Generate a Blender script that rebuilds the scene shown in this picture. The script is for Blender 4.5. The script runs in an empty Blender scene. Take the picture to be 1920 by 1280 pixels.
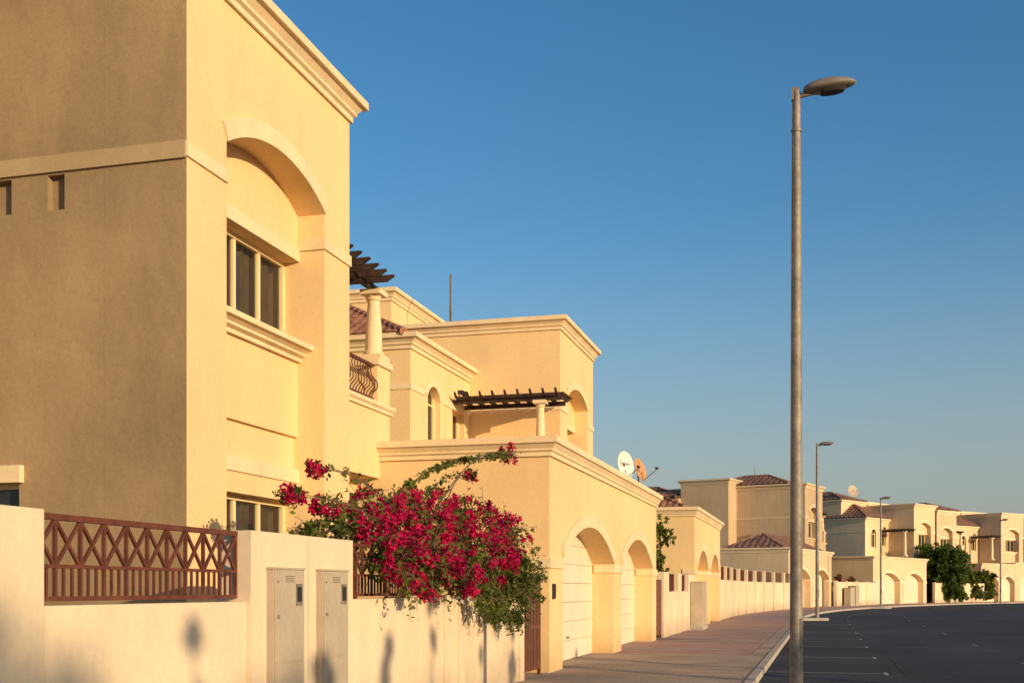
import bpy, bmesh, math, random
from math import sin, cos, pi, radians, sqrt, atan2, asin
from mathutils import Vector, Matrix
random.seed(11)
scene = bpy.context.scene
COL = scene.collection

# ------------------------------------------------------------------ materials
def new_mat(name):
    m = bpy.data.materials.new(name); m.use_nodes = True
    nt = m.node_tree
    return m, nt, nt.nodes['Principled BSDF']

def surf(name, base, rough=0.85, var=0.12, vscale=0.8, fine=0.0, bumps=(), metallic=0.0, streak=0.0,
         base2=None, spec=0.3, bevel=0.0, alpha=1.0, dirt=0.0):
    m, nt, P = new_mat(name)
    N, L = nt.nodes, nt.links
    tc = N.new('ShaderNodeTexCoord')
    def noise(scale, detail=4, mapping=None):
        n = N.new('ShaderNodeTexNoise'); n.inputs['Scale'].default_value = scale
        n.inputs['Detail'].default_value = detail
        if mapping:
            mp = N.new('ShaderNodeMapping'); mp.inputs['Scale'].default_value = mapping
            L.new(tc.outputs['Object'], mp.inputs['Vector']); L.new(mp.outputs['Vector'], n.inputs['Vector'])
        else:
            L.new(tc.outputs['Object'], n.inputs['Vector'])
        return n
    dark = tuple(c * (1 - var * 1.5) for c in base); lite = tuple(min(1, c * (1 + var)) for c in base)
    if base2: dark = base2; lite = base
    n1 = noise(vscale, 5)
    r1 = N.new('ShaderNodeValToRGB')
    r1.color_ramp.elements[0].position = 0.32; r1.color_ramp.elements[0].color = (*dark, 1)
    r1.color_ramp.elements[1].position = 0.68; r1.color_ramp.elements[1].color = (*lite, 1)
    L.new(n1.outputs['Fac'], r1.inputs['Fac'])
    col = r1.outputs['Color']
    def mul(col, fac_out, lo, p0, p1):
        mr = N.new('ShaderNodeMapRange'); mr.inputs['From Min'].default_value = p0; mr.inputs['From Max'].default_value = p1
        mr.inputs['To Min'].default_value = lo; mr.inputs['To Max'].default_value = 1.0
        L.new(fac_out, mr.inputs['Value'])
        mx = N.new('ShaderNodeMix'); mx.data_type = 'RGBA'; mx.blend_type = 'MULTIPLY'; mx.inputs[0].default_value = 1
        L.new(col, mx.inputs[6]); L.new(mr.outputs['Result'], mx.inputs[7])
        return mx.outputs[2]
    if streak > 0:
        n2 = noise(1.0, 5, (2.2, 2.2, 0.5)); col = mul(col, n2.outputs['Fac'], 1 - streak, 0.25, 0.6)
    if fine > 0:
        n3 = noise(14, 6); col = mul(col, n3.outputs['Fac'], 1 - fine, 0.3, 0.6)
    if dirt > 0:
        sp = N.new('ShaderNodeSeparateXYZ'); L.new(tc.outputs['Object'], sp.inputs[0])
        n4 = noise(3, 5)
        ad = N.new('ShaderNodeMath'); ad.operation = 'MULTIPLY_ADD'; ad.inputs[1].default_value = -0.7
        L.new(n4.outputs['Fac'], ad.inputs[0]); L.new(sp.outputs['Z'], ad.inputs[2])
        col = mul(col, ad.outputs[0], 1 - dirt, -0.4, 0.35)
    L.new(col, P.inputs['Base Color'])
    P.inputs['Roughness'].default_value = rough; P.inputs['Metallic'].default_value = metallic
    P.inputs['Specular IOR Level'].default_value = spec; P.inputs['Alpha'].default_value = alpha
    prev = None
    if bevel > 0:
        bv = N.new('ShaderNodeBevel'); bv.samples = 2; bv.inputs['Radius'].default_value = bevel
        prev = bv.outputs['Normal']
    for sc, st, di in bumps:
        n = noise(sc, 3); b = N.new('ShaderNodeBump'); b.inputs['Strength'].default_value = st
        b.inputs['Distance'].default_value = di
        L.new(n.outputs['Fac'], b.inputs['Height'])
        if prev: L.new(prev, b.inputs['Normal'])
        prev = b.outputs['Normal']
    if prev: L.new(prev, P.inputs['Normal'])
    return m

def leafmat(name, c1, c2, scale=8, trans=0.35):
    m = surf(name, c1, 0.7, vscale=scale, base2=c2, spec=0.15)
    nt = m.node_tree; N, L = nt.nodes, nt.links; P = N['Principled BSDF']; out = N['Material Output']
    t = N.new('ShaderNodeBsdfTranslucent'); mx = N.new('ShaderNodeMixShader'); mx.inputs[0].default_value = trans
    src = P.inputs['Base Color'].links[0].from_socket
    L.new(src, t.inputs['Color']); L.new(P.outputs[0], mx.inputs[1]); L.new(t.outputs[0], mx.inputs[2])
    L.new(mx.outputs[0], out.inputs['Surface'])
    return m

SB = ((1.6, 0.20, 0.03), (50, 0.22, 0.005))
m_cream = surf('cream_stucco', (0.80, 0.560, 0.285), 0.9, 0.05, 0.35, 0.06, SB, streak=0.07, dirt=0.28)
m_gable = surf('shade_toned_olive_stucco', (0.365, 0.250, 0.132), 0.95, 0.15, 0.38, 0.10, ((1.1, 0.6, 0.07), (5, 0.3, 0.025), (42, 0.5, 0.008)), streak=0.10)  # shade put into the gable's colour, darker than the villa's other walls
m_gband = surf('shade_toned_stucco_band', (0.435, 0.31, 0.17), 0.95, 0.08, 0.5, 0.08, ((42, 0.4, 0.007),), streak=0.10)  # gable's string course, toned down to go with its painted-in shade
m_trim = surf('pale_trim', (0.80, 0.615, 0.375), 0.85, 0.04, 0.6, 0.07, ((30, 0.2, 0.006),), streak=0.12, bevel=0.01)
m_white = surf('off_white_wall_paint', (0.76, 0.60, 0.415), 0.85, 0.06, 0.4, 0.07, ((2, 0.2, 0.02), (60, 0.25, 0.005)), streak=0.10, bevel=0.01, dirt=0.35)
m_far = surf('pale_render', (0.70, 0.52, 0.315), 0.9, 0.08, 0.2, 0.0, streak=0.10)
m_fartrim = surf('pale_render_trim', (0.76, 0.60, 0.40), 0.9, 0.05, 0.3)
m_far2 = surf('tan_render', (0.52, 0.38, 0.235), 0.9, 0.09, 0.2, 0.0, streak=0.12)
m_far2t = surf('tan_render_trim', (0.62, 0.48, 0.31), 0.9, 0.06, 0.3)
m_far3 = surf('sand_render', (0.63, 0.47, 0.30), 0.9, 0.09, 0.2, 0.0, streak=0.12)
m_tile = surf('terracotta_tiles', (0.44, 0.20, 0.12), 0.85, vscale=2.6, base2=(0.20, 0.09, 0.06), bumps=((25, 0.3, 0.01),))
m_tilef = surf('weathered_brown_tiles', (0.29, 0.15, 0.10), 0.9, vscale=1.6, base2=(0.15, 0.08, 0.06))
m_rail = surf('maroon_iron_paint', (0.13, 0.042, 0.026), 0.6, 0.2, 6, spec=0.25)
m_wood = surf('dark_stained_timber', (0.05, 0.025, 0.016), 0.75, 0.35, 7, bumps=((20, 0.4, 0.01),))
m_frame = surf('cream_aluminium', (0.80, 0.62, 0.34), 0.45, 0.03, 3)
m_glass = surf('window_glass', (0.02, 0.022, 0.026), 0.04, 0.05, 2, spec=0.6, alpha=0.42)
m_fglass = surf('dark_window_glass', (0.025, 0.025, 0.028), 0.08, 0.05, 2, spec=0.5)
m_curtain = surf('curtain_cloth', (0.30, 0.22, 0.15), 0.9, 0.2, 4)
m_door = surf('garage_door_enamel', (0.76, 0.64, 0.48), 0.5, 0.03, 1.2, 0.05, streak=0.05)
m_asph = surf('asphalt', (0.044, 0.045, 0.053), 0.85, 0.35, 0.16, 0.32, ((90, 0.5, 0.01),), streak=.2)
m_mark = surf('road_paint', (0.44, 0.42, 0.39), 0.7, 0.2, 3, 0.5)
m_markd = surf('worn_yellow_paint', (0.27, 0.21, 0.11), 0.7, 0.15, 3, 0.45)
m_kerb = surf('kerb_concrete', (0.45, 0.39, 0.33), 0.9, 0.15, 1.5, 0.2, ((40, 0.4, 0.01),))
m_conc = surf('driveway_concrete', (0.41, 0.31, 0.235), 0.95, 0.18, 0.6, 0.3, ((30, 0.5, 0.01),))
m_sand = surf('sandy_ground', (0.36, 0.28, 0.19), 0.95, 0.2, 0.1, 0.2)
m_steel = surf('galvanised_steel', (0.31, 0.265, 0.215), 0.6, 0.18, 2.5, 0.28, metallic=0.25, streak=.25)
m_lamp = surf('lamp_head_grey', (0.21, 0.175, 0.14), 0.6, 0.06, 4)
m_lens = surf('lamp_lens', (0.05, 0.042, 0.035), 0.15, 0.05, 4, spec=0.5)
m_cab = surf('cabinet_taupe_paint', (0.47, 0.385, 0.285), 0.5, 0.06, 2, 0.08, streak=0.12)
m_dark = surf('dark_gap', (0.03, 0.028, 0.025), 0.6, 0.1, 3)
m_dish = surf('dish_white', (0.72, 0.67, 0.60), 0.5, 0.03, 3)
m_rust = surf('rusty_dish', (0.50, 0.25, 0.11), 0.8, 0.2, 5)
m_ink = surf('dark_ink', (0.06, 0.06, 0.07), 0.6, 0.05, 3)
m_bract = leafmat('magenta_bracts', (0.66, 0.010, 0.105), (0.28, 0.004, 0.045), 4, 0.3)
m_leaf = leafmat('bougainvillea_leaves', (0.17, 0.19, 0.035), (0.05, 0.08, 0.02), 4)
m_leaf2 = leafmat('tree_leaves', (0.13, 0.18, 0.035), (0.05, 0.08, 0.02), 2)
m_bark = surf('bark', (0.16, 0.10, 0.06), 0.95, 0.3, 8)

def paver_mat():
    m, nt, P = new_mat('pink_block_paving'); N, L = nt.nodes, nt.links
    tc = N.new('ShaderNodeTexCoord')
    b = N.new('ShaderNodeTexBrick'); b.inputs['Scale'].default_value = 1
    b.inputs['Brick Width'].default_value = 0.4; b.inputs['Row Height'].default_value = 0.2
    b.inputs['Mortar Size'].default_value = 0.012; b.inputs['Bias'].default_value = 0.1
    b.inputs['Color1'].default_value = (0.43, 0.24, 0.195, 1); b.inputs['Color2'].default_value = (0.32, 0.185, 0.15, 1)
    b.inputs['Mortar'].default_value = (0.17, 0.12, 0.10, 1)
    L.new(tc.outputs['Object'], b.inputs['Vector'])
    n = N.new('ShaderNodeTexNoise'); n.inputs['Scale'].default_value = 0.5; n.inputs['Detail'].default_value = 6
    L.new(tc.outputs['Object'], n.inputs['Vector'])
    r = N.new('ShaderNodeMapRange'); r.inputs['From Min'].default_value = .42; r.inputs['From Max'].default_value = .68
    r.inputs['To Max'].default_value = 0.6
    L.new(n.outputs['Fac'], r.inputs['Value'])
    mx = N.new('ShaderNodeMix'); mx.data_type = 'RGBA'; L.new(r.outputs['Result'], mx.inputs[0])
    L.new(b.outputs['Color'], mx.inputs[6]); mx.inputs[7].default_value = (0.39, 0.285, 0.235, 1)
    L.new(mx.outputs[2], P.inputs['Base Color']); P.inputs['Roughness'].default_value = 0.95
    bp = N.new('ShaderNodeBump'); bp.inputs['Strength'].default_value = 0.6; bp.inputs['Distance'].default_value = 0.012
    L.new(b.outputs['Fac'], bp.inputs['Height']); bp.invert = True; L.new(bp.outputs[0], P.inputs['Normal'])
    return m
m_pave = paver_mat()

# ------------------------------------------------------------------ street geometry
RAD = 165.0; S0 = 65.0
class Frame:
    def __init__(s, ox=0, oy=0, ang=0, mir=False, sc=1.0, sz=1.0, oz=0):
        s.ox, s.oy, s.oz, s.ang, s.mir, s.sc, s.sz = ox, oy, oz, ang, mir, sc, sz
    def T(s, x, y, z):
        if s.mir: y = -y
        x *= s.sc; y *= s.sc
        return Vector((s.ox + x * cos(s.ang) + y * sin(s.ang), s.oy - x * sin(s.ang) + y * cos(s.ang), s.oz + z * s.sz))
def SF(st, off=0.0, **k):
    if st <= S0: return Frame(off, st, 0, **k)
    a = (st - S0) / RAD
    return Frame(RAD - (RAD - off) * cos(a), S0 + (RAD - off) * sin(a), a, **k)
W = Frame()

class M:
    def __init__(s, fr=W): s.fr = fr; s.v = []; s.f = []
    def add(s, vs, fs):
        b = len(s.v); s.v += [s.fr.T(*p) for p in vs]; s.f += [tuple(i + b for i in f) for f in fs]
    def box(s, x0, x1, y0, y1, z0, z1):
        s.add([(x0, y0, z0), (x1, y0, z0), (x1, y1, z0), (x0, y1, z0), (x0, y0, z1), (x1, y0, z1), (x1, y1, z1), (x0, y1, z1)],
              [(0, 3, 2, 1), (4, 5, 6, 7), (0, 1, 5, 4), (1, 2, 6, 5), (2, 3, 7, 6), (3, 0, 4, 7)])
    def prism_x(s, pts, x0, x1):
        n = len(pts)
        s.add([(x0, y, z) for y, z in pts] + [(x1, y, z) for y, z in pts],
              [tuple(range(n)), tuple(range(2 * n - 1, n - 1, -1))] + [(i, (i + 1) % n, n + (i + 1) % n, n + i) for i in range(n)])
    def prism_y(s, pts, y0, y1):
        n = len(pts)
        s.add([(x, y0, z) for x, z in pts] + [(x, y1, z) for x, z in pts],
              [tuple(range(n)), tuple(range(2 * n - 1, n - 1, -1))] + [(i, (i + 1) % n, n + (i + 1) % n, n + i) for i in range(n)])
    def cyl(s, p0, p1, r0, r1=None, n=8):
        r1 = r0 if r1 is None else r1
        p0, p1 = Vector(p0), Vector(p1); d = (p1 - p0)
        if d.length < 1e-6: return
        d.normalize(); a = Vector((0, 0, 1)) if abs(d.z) < 0.9 else Vector((1, 0, 0))
        u = d.cross(a).normalized(); w = d.cross(u)
        vs = []
        for p, r in ((p0, r0), (p1, r1)):
            for i in range(n):
                t = 2 * pi * i / n + pi / n; vs.append(tuple(p + u * cos(t) * r + w * sin(t) * r))
        s.add(vs, [(i, (i + 1) % n, n + (i + 1) % n, n + i) for i in range(n)] + [tuple(range(n)), tuple(range(2 * n - 1, n - 1, -1))])
    def lathe(s, x, y, prof, n=16):
        vs = []
        for r, z in prof:
            for i in range(n): vs.append((x + r * cos(2 * pi * i / n), y + r * sin(2 * pi * i / n), z))
        fs = []
        for k in range(len(prof) - 1):
            for i in range(n): fs.append((k * n + i, k * n + (i + 1) % n, (k + 1) * n + (i + 1) % n, (k + 1) * n + i))
        fs += [tuple(range(n)), tuple(range(len(vs) - 1, len(vs) - n - 1, -1))]
        s.add(vs, fs)
    def ring(s, x0, x1, y0, y1, z, prof):
        vs = []
        for o, h in prof: vs += [(x0 - o, y0 - o, z + h), (x1 + o, y0 - o, z + h), (x1 + o, y1 + o, z + h), (x0 - o, y1 + o, z + h)]
        fs = []
        for k in range(len(prof) - 1):
            for i in range(4): fs.append((k * 4 + i, k * 4 + (i + 1) % 4, k * 4 + 4 + (i + 1) % 4, k * 4 + 4 + i))
        b = (len(prof) - 1) * 4; fs += [(b, b + 1, b + 2, b + 3)]
        s.add(vs, fs)
    def obj(s, name, mat, parent=None, base=None, smooth=False, normals=True):
        if base is None: base = parent['_b'] if parent is not None else (0, 0, 0)
        base = Vector(base)
        me = bpy.data.meshes.new(name); me.from_pydata([tuple(p - base) for p in s.v], [], s.f)
        if normals:
            bm = bmesh.new(); bm.from_mesh(me); bmesh.ops.recalc_face_normals(bm, faces=bm.faces); bm.to_mesh(me); bm.free()
        me.materials.append(mat)
        if smooth:
            me.polygons.foreach_set('use_smooth', [True] * len(me.polygons))
        o = bpy.data.objects.new(name, me); COL.objects.link(o)
        if parent is not None: o.parent = parent
        else: o.location = base
        o['_b'] = list(base)
        return o

def tag(o, label, cat, group=None):
    o['label'] = label; o['category'] = cat
    if group: o['group'] = group
def thing(name, base, label, cat, group=None):
    e = bpy.data.objects.new(name, None); COL.objects.link(e); e.location = base; e.empty_display_size = 0.3
    e['_b'] = list(base); tag(e, label, cat, group); return e

def arc(y0, y1, zs, rise, n=18, t=0.0):
    w = (y1 - y0) / 2; R = (w * w + rise * rise) / (2 * rise); cz = zs + rise - R; a = asin(min(1, w / R))
    if rise > w: a = pi - a
    c = (y0 + y1) / 2
    return [(c + (R + t) * sin(-a + 2 * a * i / n), cz + (R + t) * cos(-a + 2 * a * i / n)) for i in range(n + 1)]
def arch_ring(m, y0, y1, zs, rise, t, x0, x1, n=20):
    a = arc(y0, y1, zs, rise, n); b = arc(y0, y1, zs, rise, n, t)
    m.prism_x(a + b[::-1], x0, x1)
def arch_wall(m, x0, x1, y0, y1, z0, z1, oy0, oy1, oz0, zs, rise):
    if oz0 > z0 + 1e-4:
        m.box(x0, x1, y0, y1, z0, oz0)
    pts = [(y0, oz0), (oy0, oz0)] + arc(oy0, oy1, zs, rise) + [(oy1, oz0), (y1, oz0), (y1, z1), (y0, z1)]
    m.prism_x(pts, x0, x1)
def cell_wall_x(m, x0, x1, y0, y1, z0, z1, holes):
    ys = sorted({y0, y1, *[h[0] for h in holes], *[h[1] for h in holes]})
    zs = sorted({z0, z1, *[h[2] for h in holes], *[h[3] for h in holes]})
    for a, b in zip(ys, ys[1:]):
        for c, d in zip(zs, zs[1:]):
            if any(h[0] <= a and b <= h[1] and h[2] <= c and d <= h[3] for h in holes): continue
            m.box(x0, x1, a, b, c, d)
def cell_wall_y(m, y0, y1, x0, x1, z0, z1, holes):
    xs = sorted({x0, x1, *[h[0] for h in holes], *[h[1] for h in holes]})
    zs = sorted({z0, z1, *[h[2] for h in holes], *[h[3] for h in holes]})
    for a, b in zip(xs, xs[1:]):
        for c, d in zip(zs, zs[1:]):
            if any(h[0] <= a and b <= h[1] and h[2] <= c and d <= h[3] for h in holes): continue
            m.box(a, b, y0, y1, c, d)

def slope(m, A, B, C, D, per=0.28, sub=6, row=0.36, amp=0.05):
    A, B, C, D = map(Vector, (A, B, C, D))
    u = (B - A); L = u.length; u.normalize()
    n = u.cross((D - A) if (D - A).length > .01 else (C - A)).normalized()
    if n.z < 0: n = -n
    w = n.cross(u)
    if w.z < 0: w = -w
    H = (C - A).dot(w); cu = (C - A).dot(u); du = (D - A).dot(u)
    def vm(x):
        r = H
        if x < du: r = min(r, H * x / du)
        if x > cu: r = min(r, H * (L - x) / max(1e-6, L - cu))
        return r
    nc = max(2, int(L / per * sub)); st = L / nc
    vs = []; fs = []
    prof = lambda x: amp * abs(cos(pi * x / per)) ** 0.8
    for i in range(nc):
        x0 = i * st; x1 = x0 + st; v0 = vm(x0); v1 = vm(x1); mx = max(v0, v1)
        k = 0
        while k * row < mx - 1e-4:
            a = k * row; b = (k + 1) * row
            b0, b1 = min(b, max(v0, a)), min(b, max(v1, a)); a0, a1 = min(a, v0), min(a, v1)
            h0, h1 = prof(x0), prof(x1)
            q = len(vs)
            for (x, v, h) in ((x0, a0, h0 + .035), (x1, a1, h1 + .035), (x1, b1, h1), (x0, b0, h0)):
                vs.append(tuple(A + u * x + w * v + n * h))
            vs.append(tuple(A + u * x0 + w * a0 + n * (h0 - .01))); vs.append(tuple(A + u * x1 + w * a1 + n * (h1 - .01)))
            fs += [(q, q + 1, q + 2, q + 3), (q + 4, q + 5, q + 1, q)]
            k += 1
    m.add(vs, fs)
def hip_roof(fr, parent, x0, x1, y0, y1, z, rise, lod=0):
    m = M(fr); k = dict(per=0.28, sub=6) if lod == 0 else dict(per=0.5, sub=4, row=0.5, amp=.07)
    if (x1 - x0) > (y1 - y0):
        h = (y1 - y0) / 2; a = (x0 + h, y0 + h, z + rise); b = (x1 - h, y0 + h, z + rise)
    else:
        h = (x1 - x0) / 2; a = (x0 + h, y0 + h, z + rise); b = (x0 + h, y1 - h, z + rise)
    c = [(x0, y0, z), (x1, y0, z), (x1, y1, z), (x0, y1, z)]
    if (x1 - x0) > (y1 - y0):
        slope(m, c[0], c[1], b, a, **k); slope(m, c[1], c[2], b, b, **k)
        slope(m, c[2], c[3], a, b, **k); slope(m, c[3], c[0], a, a, **k)
        hips = [(c[0], a), (c[3], a), (c[1], b), (c[2], b), (a, b)]
    else:
        slope(m, c[0], c[1], a, a, **k); slope(m, c[1], c[2], b, a, **k)
        slope(m, c[2], c[3], b, b, **k); slope(m, c[3], c[0], a, b, **k)
        hips = [(c[0], a), (c[1], a), (c[2], b), (c[3], b), (a, b)]
    for p, q in hips:
        p, q = Vector(p), Vector(q); d = (q - p); nn = max(1, int(d.length / .38)); d /= nn
        for i in range(nn):
            m.cyl(p + d * i + Vector((0, 0, .02)), p + d * (i + 1.05) + Vector((0, 0, .02)), .12, .085, 7)
    m.box(x0 + .05, x1 - .05, y0 + .05, y1 - .05, z - .08, z - .02)
    return m.obj('roof', m_tile if lod == 0 else m_tilef, parent, normals=False)

CORN = [(0, 0), (.05, 0), (.05, .09), (.10, .12), (.10, .17), (.17, .25), (.20, .27), (.25, .27), (.25, .40)]
CORNG = [(0, 0), (.05, 0), (.05, .08), (.09, .11), (.09, .15), (.15, .23), (.17, .25), (.20, .25), (.20, .38)]

def window(fr, parent, x, y0, y1, z0, z1, mull=(), glass=m_glass, curtain=True, trans=None, name='window'):
    g = M(fr); g.box(x - .012, x, y0, y1, z0, z1); w = g.obj(name, glass, parent)
    f = M(fr); t = .075
    f.box(x - .03, x + .06, y0, y0 + t, z0, z1); f.box(x - .03, x + .06, y1 - t, y1, z0, z1)
    f.box(x - .03, x + .06, y0 + t, y1 - t, z1 - t, z1); f.box(x - .03, x + .06, y0 + t, y1 - t, z0, z0 + t)
    for q in mull: f.box(x - .025, x + .04, q - .04, q + .04, z0 + t, z1 - t)
    if trans: f.box(x - .02, x + .035, y0 + t, y1 - t, trans - .025, trans + .025)
    f.obj('frame', m_frame, w)
    if curtain:
        for a, b in ((y0 + .1, y0 + (y1 - y0) * .32), (y0 + (y1 - y0) * .52, y1 - .16)):
            c = M(fr)
            n = int((b - a) / .035); vs = []
            for i in range(n + 1):
                yy = a + (b - a) * i / n; xx = x - .13 - .04 * sin(i * 1.05) - .015 * sin(i * .41)
                vs += [(xx, yy, z0), (xx, yy, z1)]
            c.add(vs, [(2 * i, 2 * i + 2, 2 * i + 3, 2 * i + 1) for i in range(n)])
            c.obj('curtain', m_curtain, w, smooth=True)
    return w

def column(fr, parent, x, y, z0, z1, r=.17, mat=m_trim):
    m = M(fr); h = z1 - z0
    m.lathe(x, y, [(r * 1.25, z0 + .12), (r * 1.3, z0 + .16), (r * 1.05, z0 + .22), (r, z0 + .25), (r * .97, z0 + h * .45), (r * .72, z1 - .3),
                   (r * .72, z1 - .22), (r * .9, z1 - .2), (r * .9, z1 - .17), (r * .75, z1 - .16), (r * 1.0, z1 - .1)], 20)
    m.box(x - r * 1.45, x + r * 1.45, y - r * 1.45, y + r * 1.45, z0, z0 + .12)
    m.box(x - r * 1.25, x + r * 1.25, y - r * 1.25, y + r * 1.25, z1 - .1, z1)
    return m.obj('column', mat, parent)

def rafter(m, axis, c, a, b, z0, z1, w=.05):
    pts = [(a, z1), (b, z1), (b, z1 - .03), (b - .16, z0), (a + .16, z0), (a, z1 - .03)]
    if axis == 'x': m.prism_y(pts, c - w, c + w)
    else: m.prism_x(pts, c - w, c + w)

# ------------------------------------------------------------------ villa
def villa(fr, kind, label, lod=0, gable=False, rear=None, group=None, rz=11.3, mats=None):
    B = fr.T(-7.8, 0, 0); E = thing('villa', B, label, 'house', group)
    wm, tm = (m_cream, m_trim) if lod == 0 else (mats or (m_far, m_fartrim))
    gl = m_glass if lod == 0 else m_fglass
    m = M(fr)
    pts = [(0, 0), (1.0, 0)] + arc(1.0, 4.12, 7.7, .43, 24) + [(4.12, 0), (5.13, 0), (5.13, 9.9), (0, 9.9)]
    m.prism_x(pts, -9.0, -7.8)
    m.box(-9.0, -8.27, .98, 4.14, 6.96, 8.3)
    m.box(-9.0, -8.27, .98, 4.14, 4.11, 5.6)
    m.box(-9.0, -8.34, .98, 4.14, 3.58, 4.11)
    m.box(-9.0, -8.27, .98, 4.14, 3.05, 3.58)
    m.box(-9.0, -8.27, .98, 4.14, 0, 1.7)
    if gable:
        m.box(-21, -9.0, .25, 5.13, 0, 9.9)
    else:
        m.box(-21, -9.0, 0, 5.13, 0, 9.9)
    m.box(-20, -11.1, 5.13, 10.43, 0, 8.35)
    cell_wall_x(m, -11.1, -10.7, 5.13, 7.5, 0, 8.35, [(5.73, 6.87, 5.7, 7.0)])
    arch_wall(m, -11.1, -10.7, 7.5, 10.43, 0, 8.35, 7.98, 9.13, 5.5, 7.0, .37)
    m.box(-24 if lod == 0 else -18.5, -14, -2, 3.4, 0, rz + .2)
    if lod: m.box(-26, -18.5, -2.6, 3.0, 0, 9.0)
    if rear == 'wing': m.box(-20.5, -13.6, 4.6, 10.2, 0, 10.3)
    if kind == 'balcony':
        m.box(-10.7, -8.77, 5.13, 9.47, 3.9, 5.25)
        m.box(-10.7, -8.77, 5.13, 6.4, 0, 3.9); m.box(-10.7, -8.77, 9.1, 9.47, 0, 3.9); m.box(-10.7, -9.3, 6.4, 9.1, 0, 3.9)
        m.box(-9.2, -8.77, 8.77, 9.47, 5.42, 6.2)
        m.box(-8.95, -8.77, 5.13, 5.5, 5.42, 6.2)
    m.obj('wall', wm, E)
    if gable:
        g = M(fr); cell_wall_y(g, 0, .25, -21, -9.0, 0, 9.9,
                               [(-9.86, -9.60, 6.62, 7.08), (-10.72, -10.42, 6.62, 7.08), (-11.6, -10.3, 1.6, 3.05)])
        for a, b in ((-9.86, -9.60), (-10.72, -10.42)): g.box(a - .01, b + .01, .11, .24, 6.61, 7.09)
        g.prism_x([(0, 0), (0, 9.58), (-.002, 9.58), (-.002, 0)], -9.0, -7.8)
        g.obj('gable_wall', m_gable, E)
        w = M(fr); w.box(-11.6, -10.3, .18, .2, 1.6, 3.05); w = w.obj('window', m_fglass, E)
        f = M(fr); f.box(-10.38, -10.3, .13, .2, 1.6, 3.05); f.box(-11.6, -10.38, .13, .2, 2.98, 3.05); f.obj('frame', m_frame, w)
    c = M(fr); c.ring(-21, -7.8, 0, 5.13, 9.58, CORN); c.obj('cornice', tm, E)
    c = M(fr); c.ring(-24 if lod == 0 else -18.5, -14, -2, 3.4, rz, CORN); c.obj('cornice', tm, E)
    c = M(fr); c.ring(-20, -10.7, 5.13, 10.43, 8.08, [(o * 1.1, h) for o, h in CORN]); c.obj('eaves_cornice', tm, E)
    b = M(fr)
    b.box(-7.8, -7.77, -.03, 1.0, 7.13, 7.31); b.box(-7.8, -7.77, 4.12, 5.16, 7.13, 7.31)
    b.box(-8.27, -7.772, 4.09, 4.12, 7.132, 7.308)
    b.box(-21, -7.8, 5.13, 5.16, 7.13, 7.31)
    if not gable: b.box(-21, -7.8, -.03, -.003, 7.13, 7.31)
    b.box(-20, -10.7, 10.43, 10.46, 7.0, 7.16)
    b.box(-10.7, -10.67, 9.36, 10.46, 7.0, 7.16); b.box(-10.7, -10.67, 5.16, 7.76, 7.0, 7.16)
    b.obj('string_course', tm, E)
    if gable:
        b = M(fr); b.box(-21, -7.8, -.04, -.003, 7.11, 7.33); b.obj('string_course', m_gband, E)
    a = M(fr); arch_ring(a, 1.0, 4.12, 7.7, .43, .26, -7.8, -7.765); a.obj('arch_moulding', tm, E)
    a = M(fr); arch_ring(a, 7.98, 9.13, 7.0, .37, .2, -10.7, -10.67); a.obj('arch_moulding', tm, E)
    a = M(fr); a.box(-8.27, -8.235, 1.0, 4.12, 6.96, 7.16); a.obj('lintel', tm, E)
    s = M(fr)
    s.prism_y([(-8.27, 5.32), (-8.2, 5.32), (-8.2, 5.38), (-8.12, 5.41), (-8.12, 5.45), (-8.03, 5.5), (-7.99, 5.5), (-7.99, 5.58), (-8.27, 5.6)], 1.0, 4.12)
    s.obj('sill', tm, E)
    s = M(fr); s.box(-8.27, -8.24, 1.0, 4.12, 3.36, 3.58); s.obj('lintel', tm, E)
    if gable:
        s = M(fr); s.box(-11.9, -10.22, -.1, -.003, 3.05, 3.28); s.obj('lintel', m_trim, E)
    window(fr, E, -8.56, 1.0, 4.12, 5.6, 6.96, (1.78, 2.51, 3.28), gl, lod == 0)
    window(fr, E, -8.56, 1.0, 4.12, 1.7, 3.05, (1.78, 2.51, 3.28), gl, lod == 0)
    window(fr, E, -10.93, 5.73, 6.87, 5.7, 7.0, (6.3,), gl, lod == 0)
    window(fr, E, -10.93, 7.98, 9.13, 5.5, 7.4, (8.55,), gl, lod == 0, trans=6.9)
    if not gable:
        if lod == 0: hip_roof(fr, E, -20.3, -10.78, 5.0, 10.72, 8.47, 1.5, lod)
        else: hip_roof(fr, E, -20.3, -10.38, 4.9, 10.75, 8.5, 1.45, lod)
    if rear == 'tower':
        hip_roof(fr, E, -17.0, -9.2, -.2, 5.3, 10.02, .95, 1)
        hip_roof(fr, E, -26.3, -18.6, -2.9, 3.3, 9.1, 1.1, 1)
        q = M(fr); q.cyl((-13.2, 2.5, 10.9), (-13.2, 2.5, 11.9), .06, .01, 6); q.obj('finial', m_steel, E)
    if rear == 'wing':
        c = M(fr); c.ring(-20.5, -13.6, 4.6, 10.2, 10.0, CORN); c.obj('cornice', tm, E)
        hip_roof(fr, E, -20.6, -13.5, 4.5, 10.3, 10.45, .95, 1)
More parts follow.
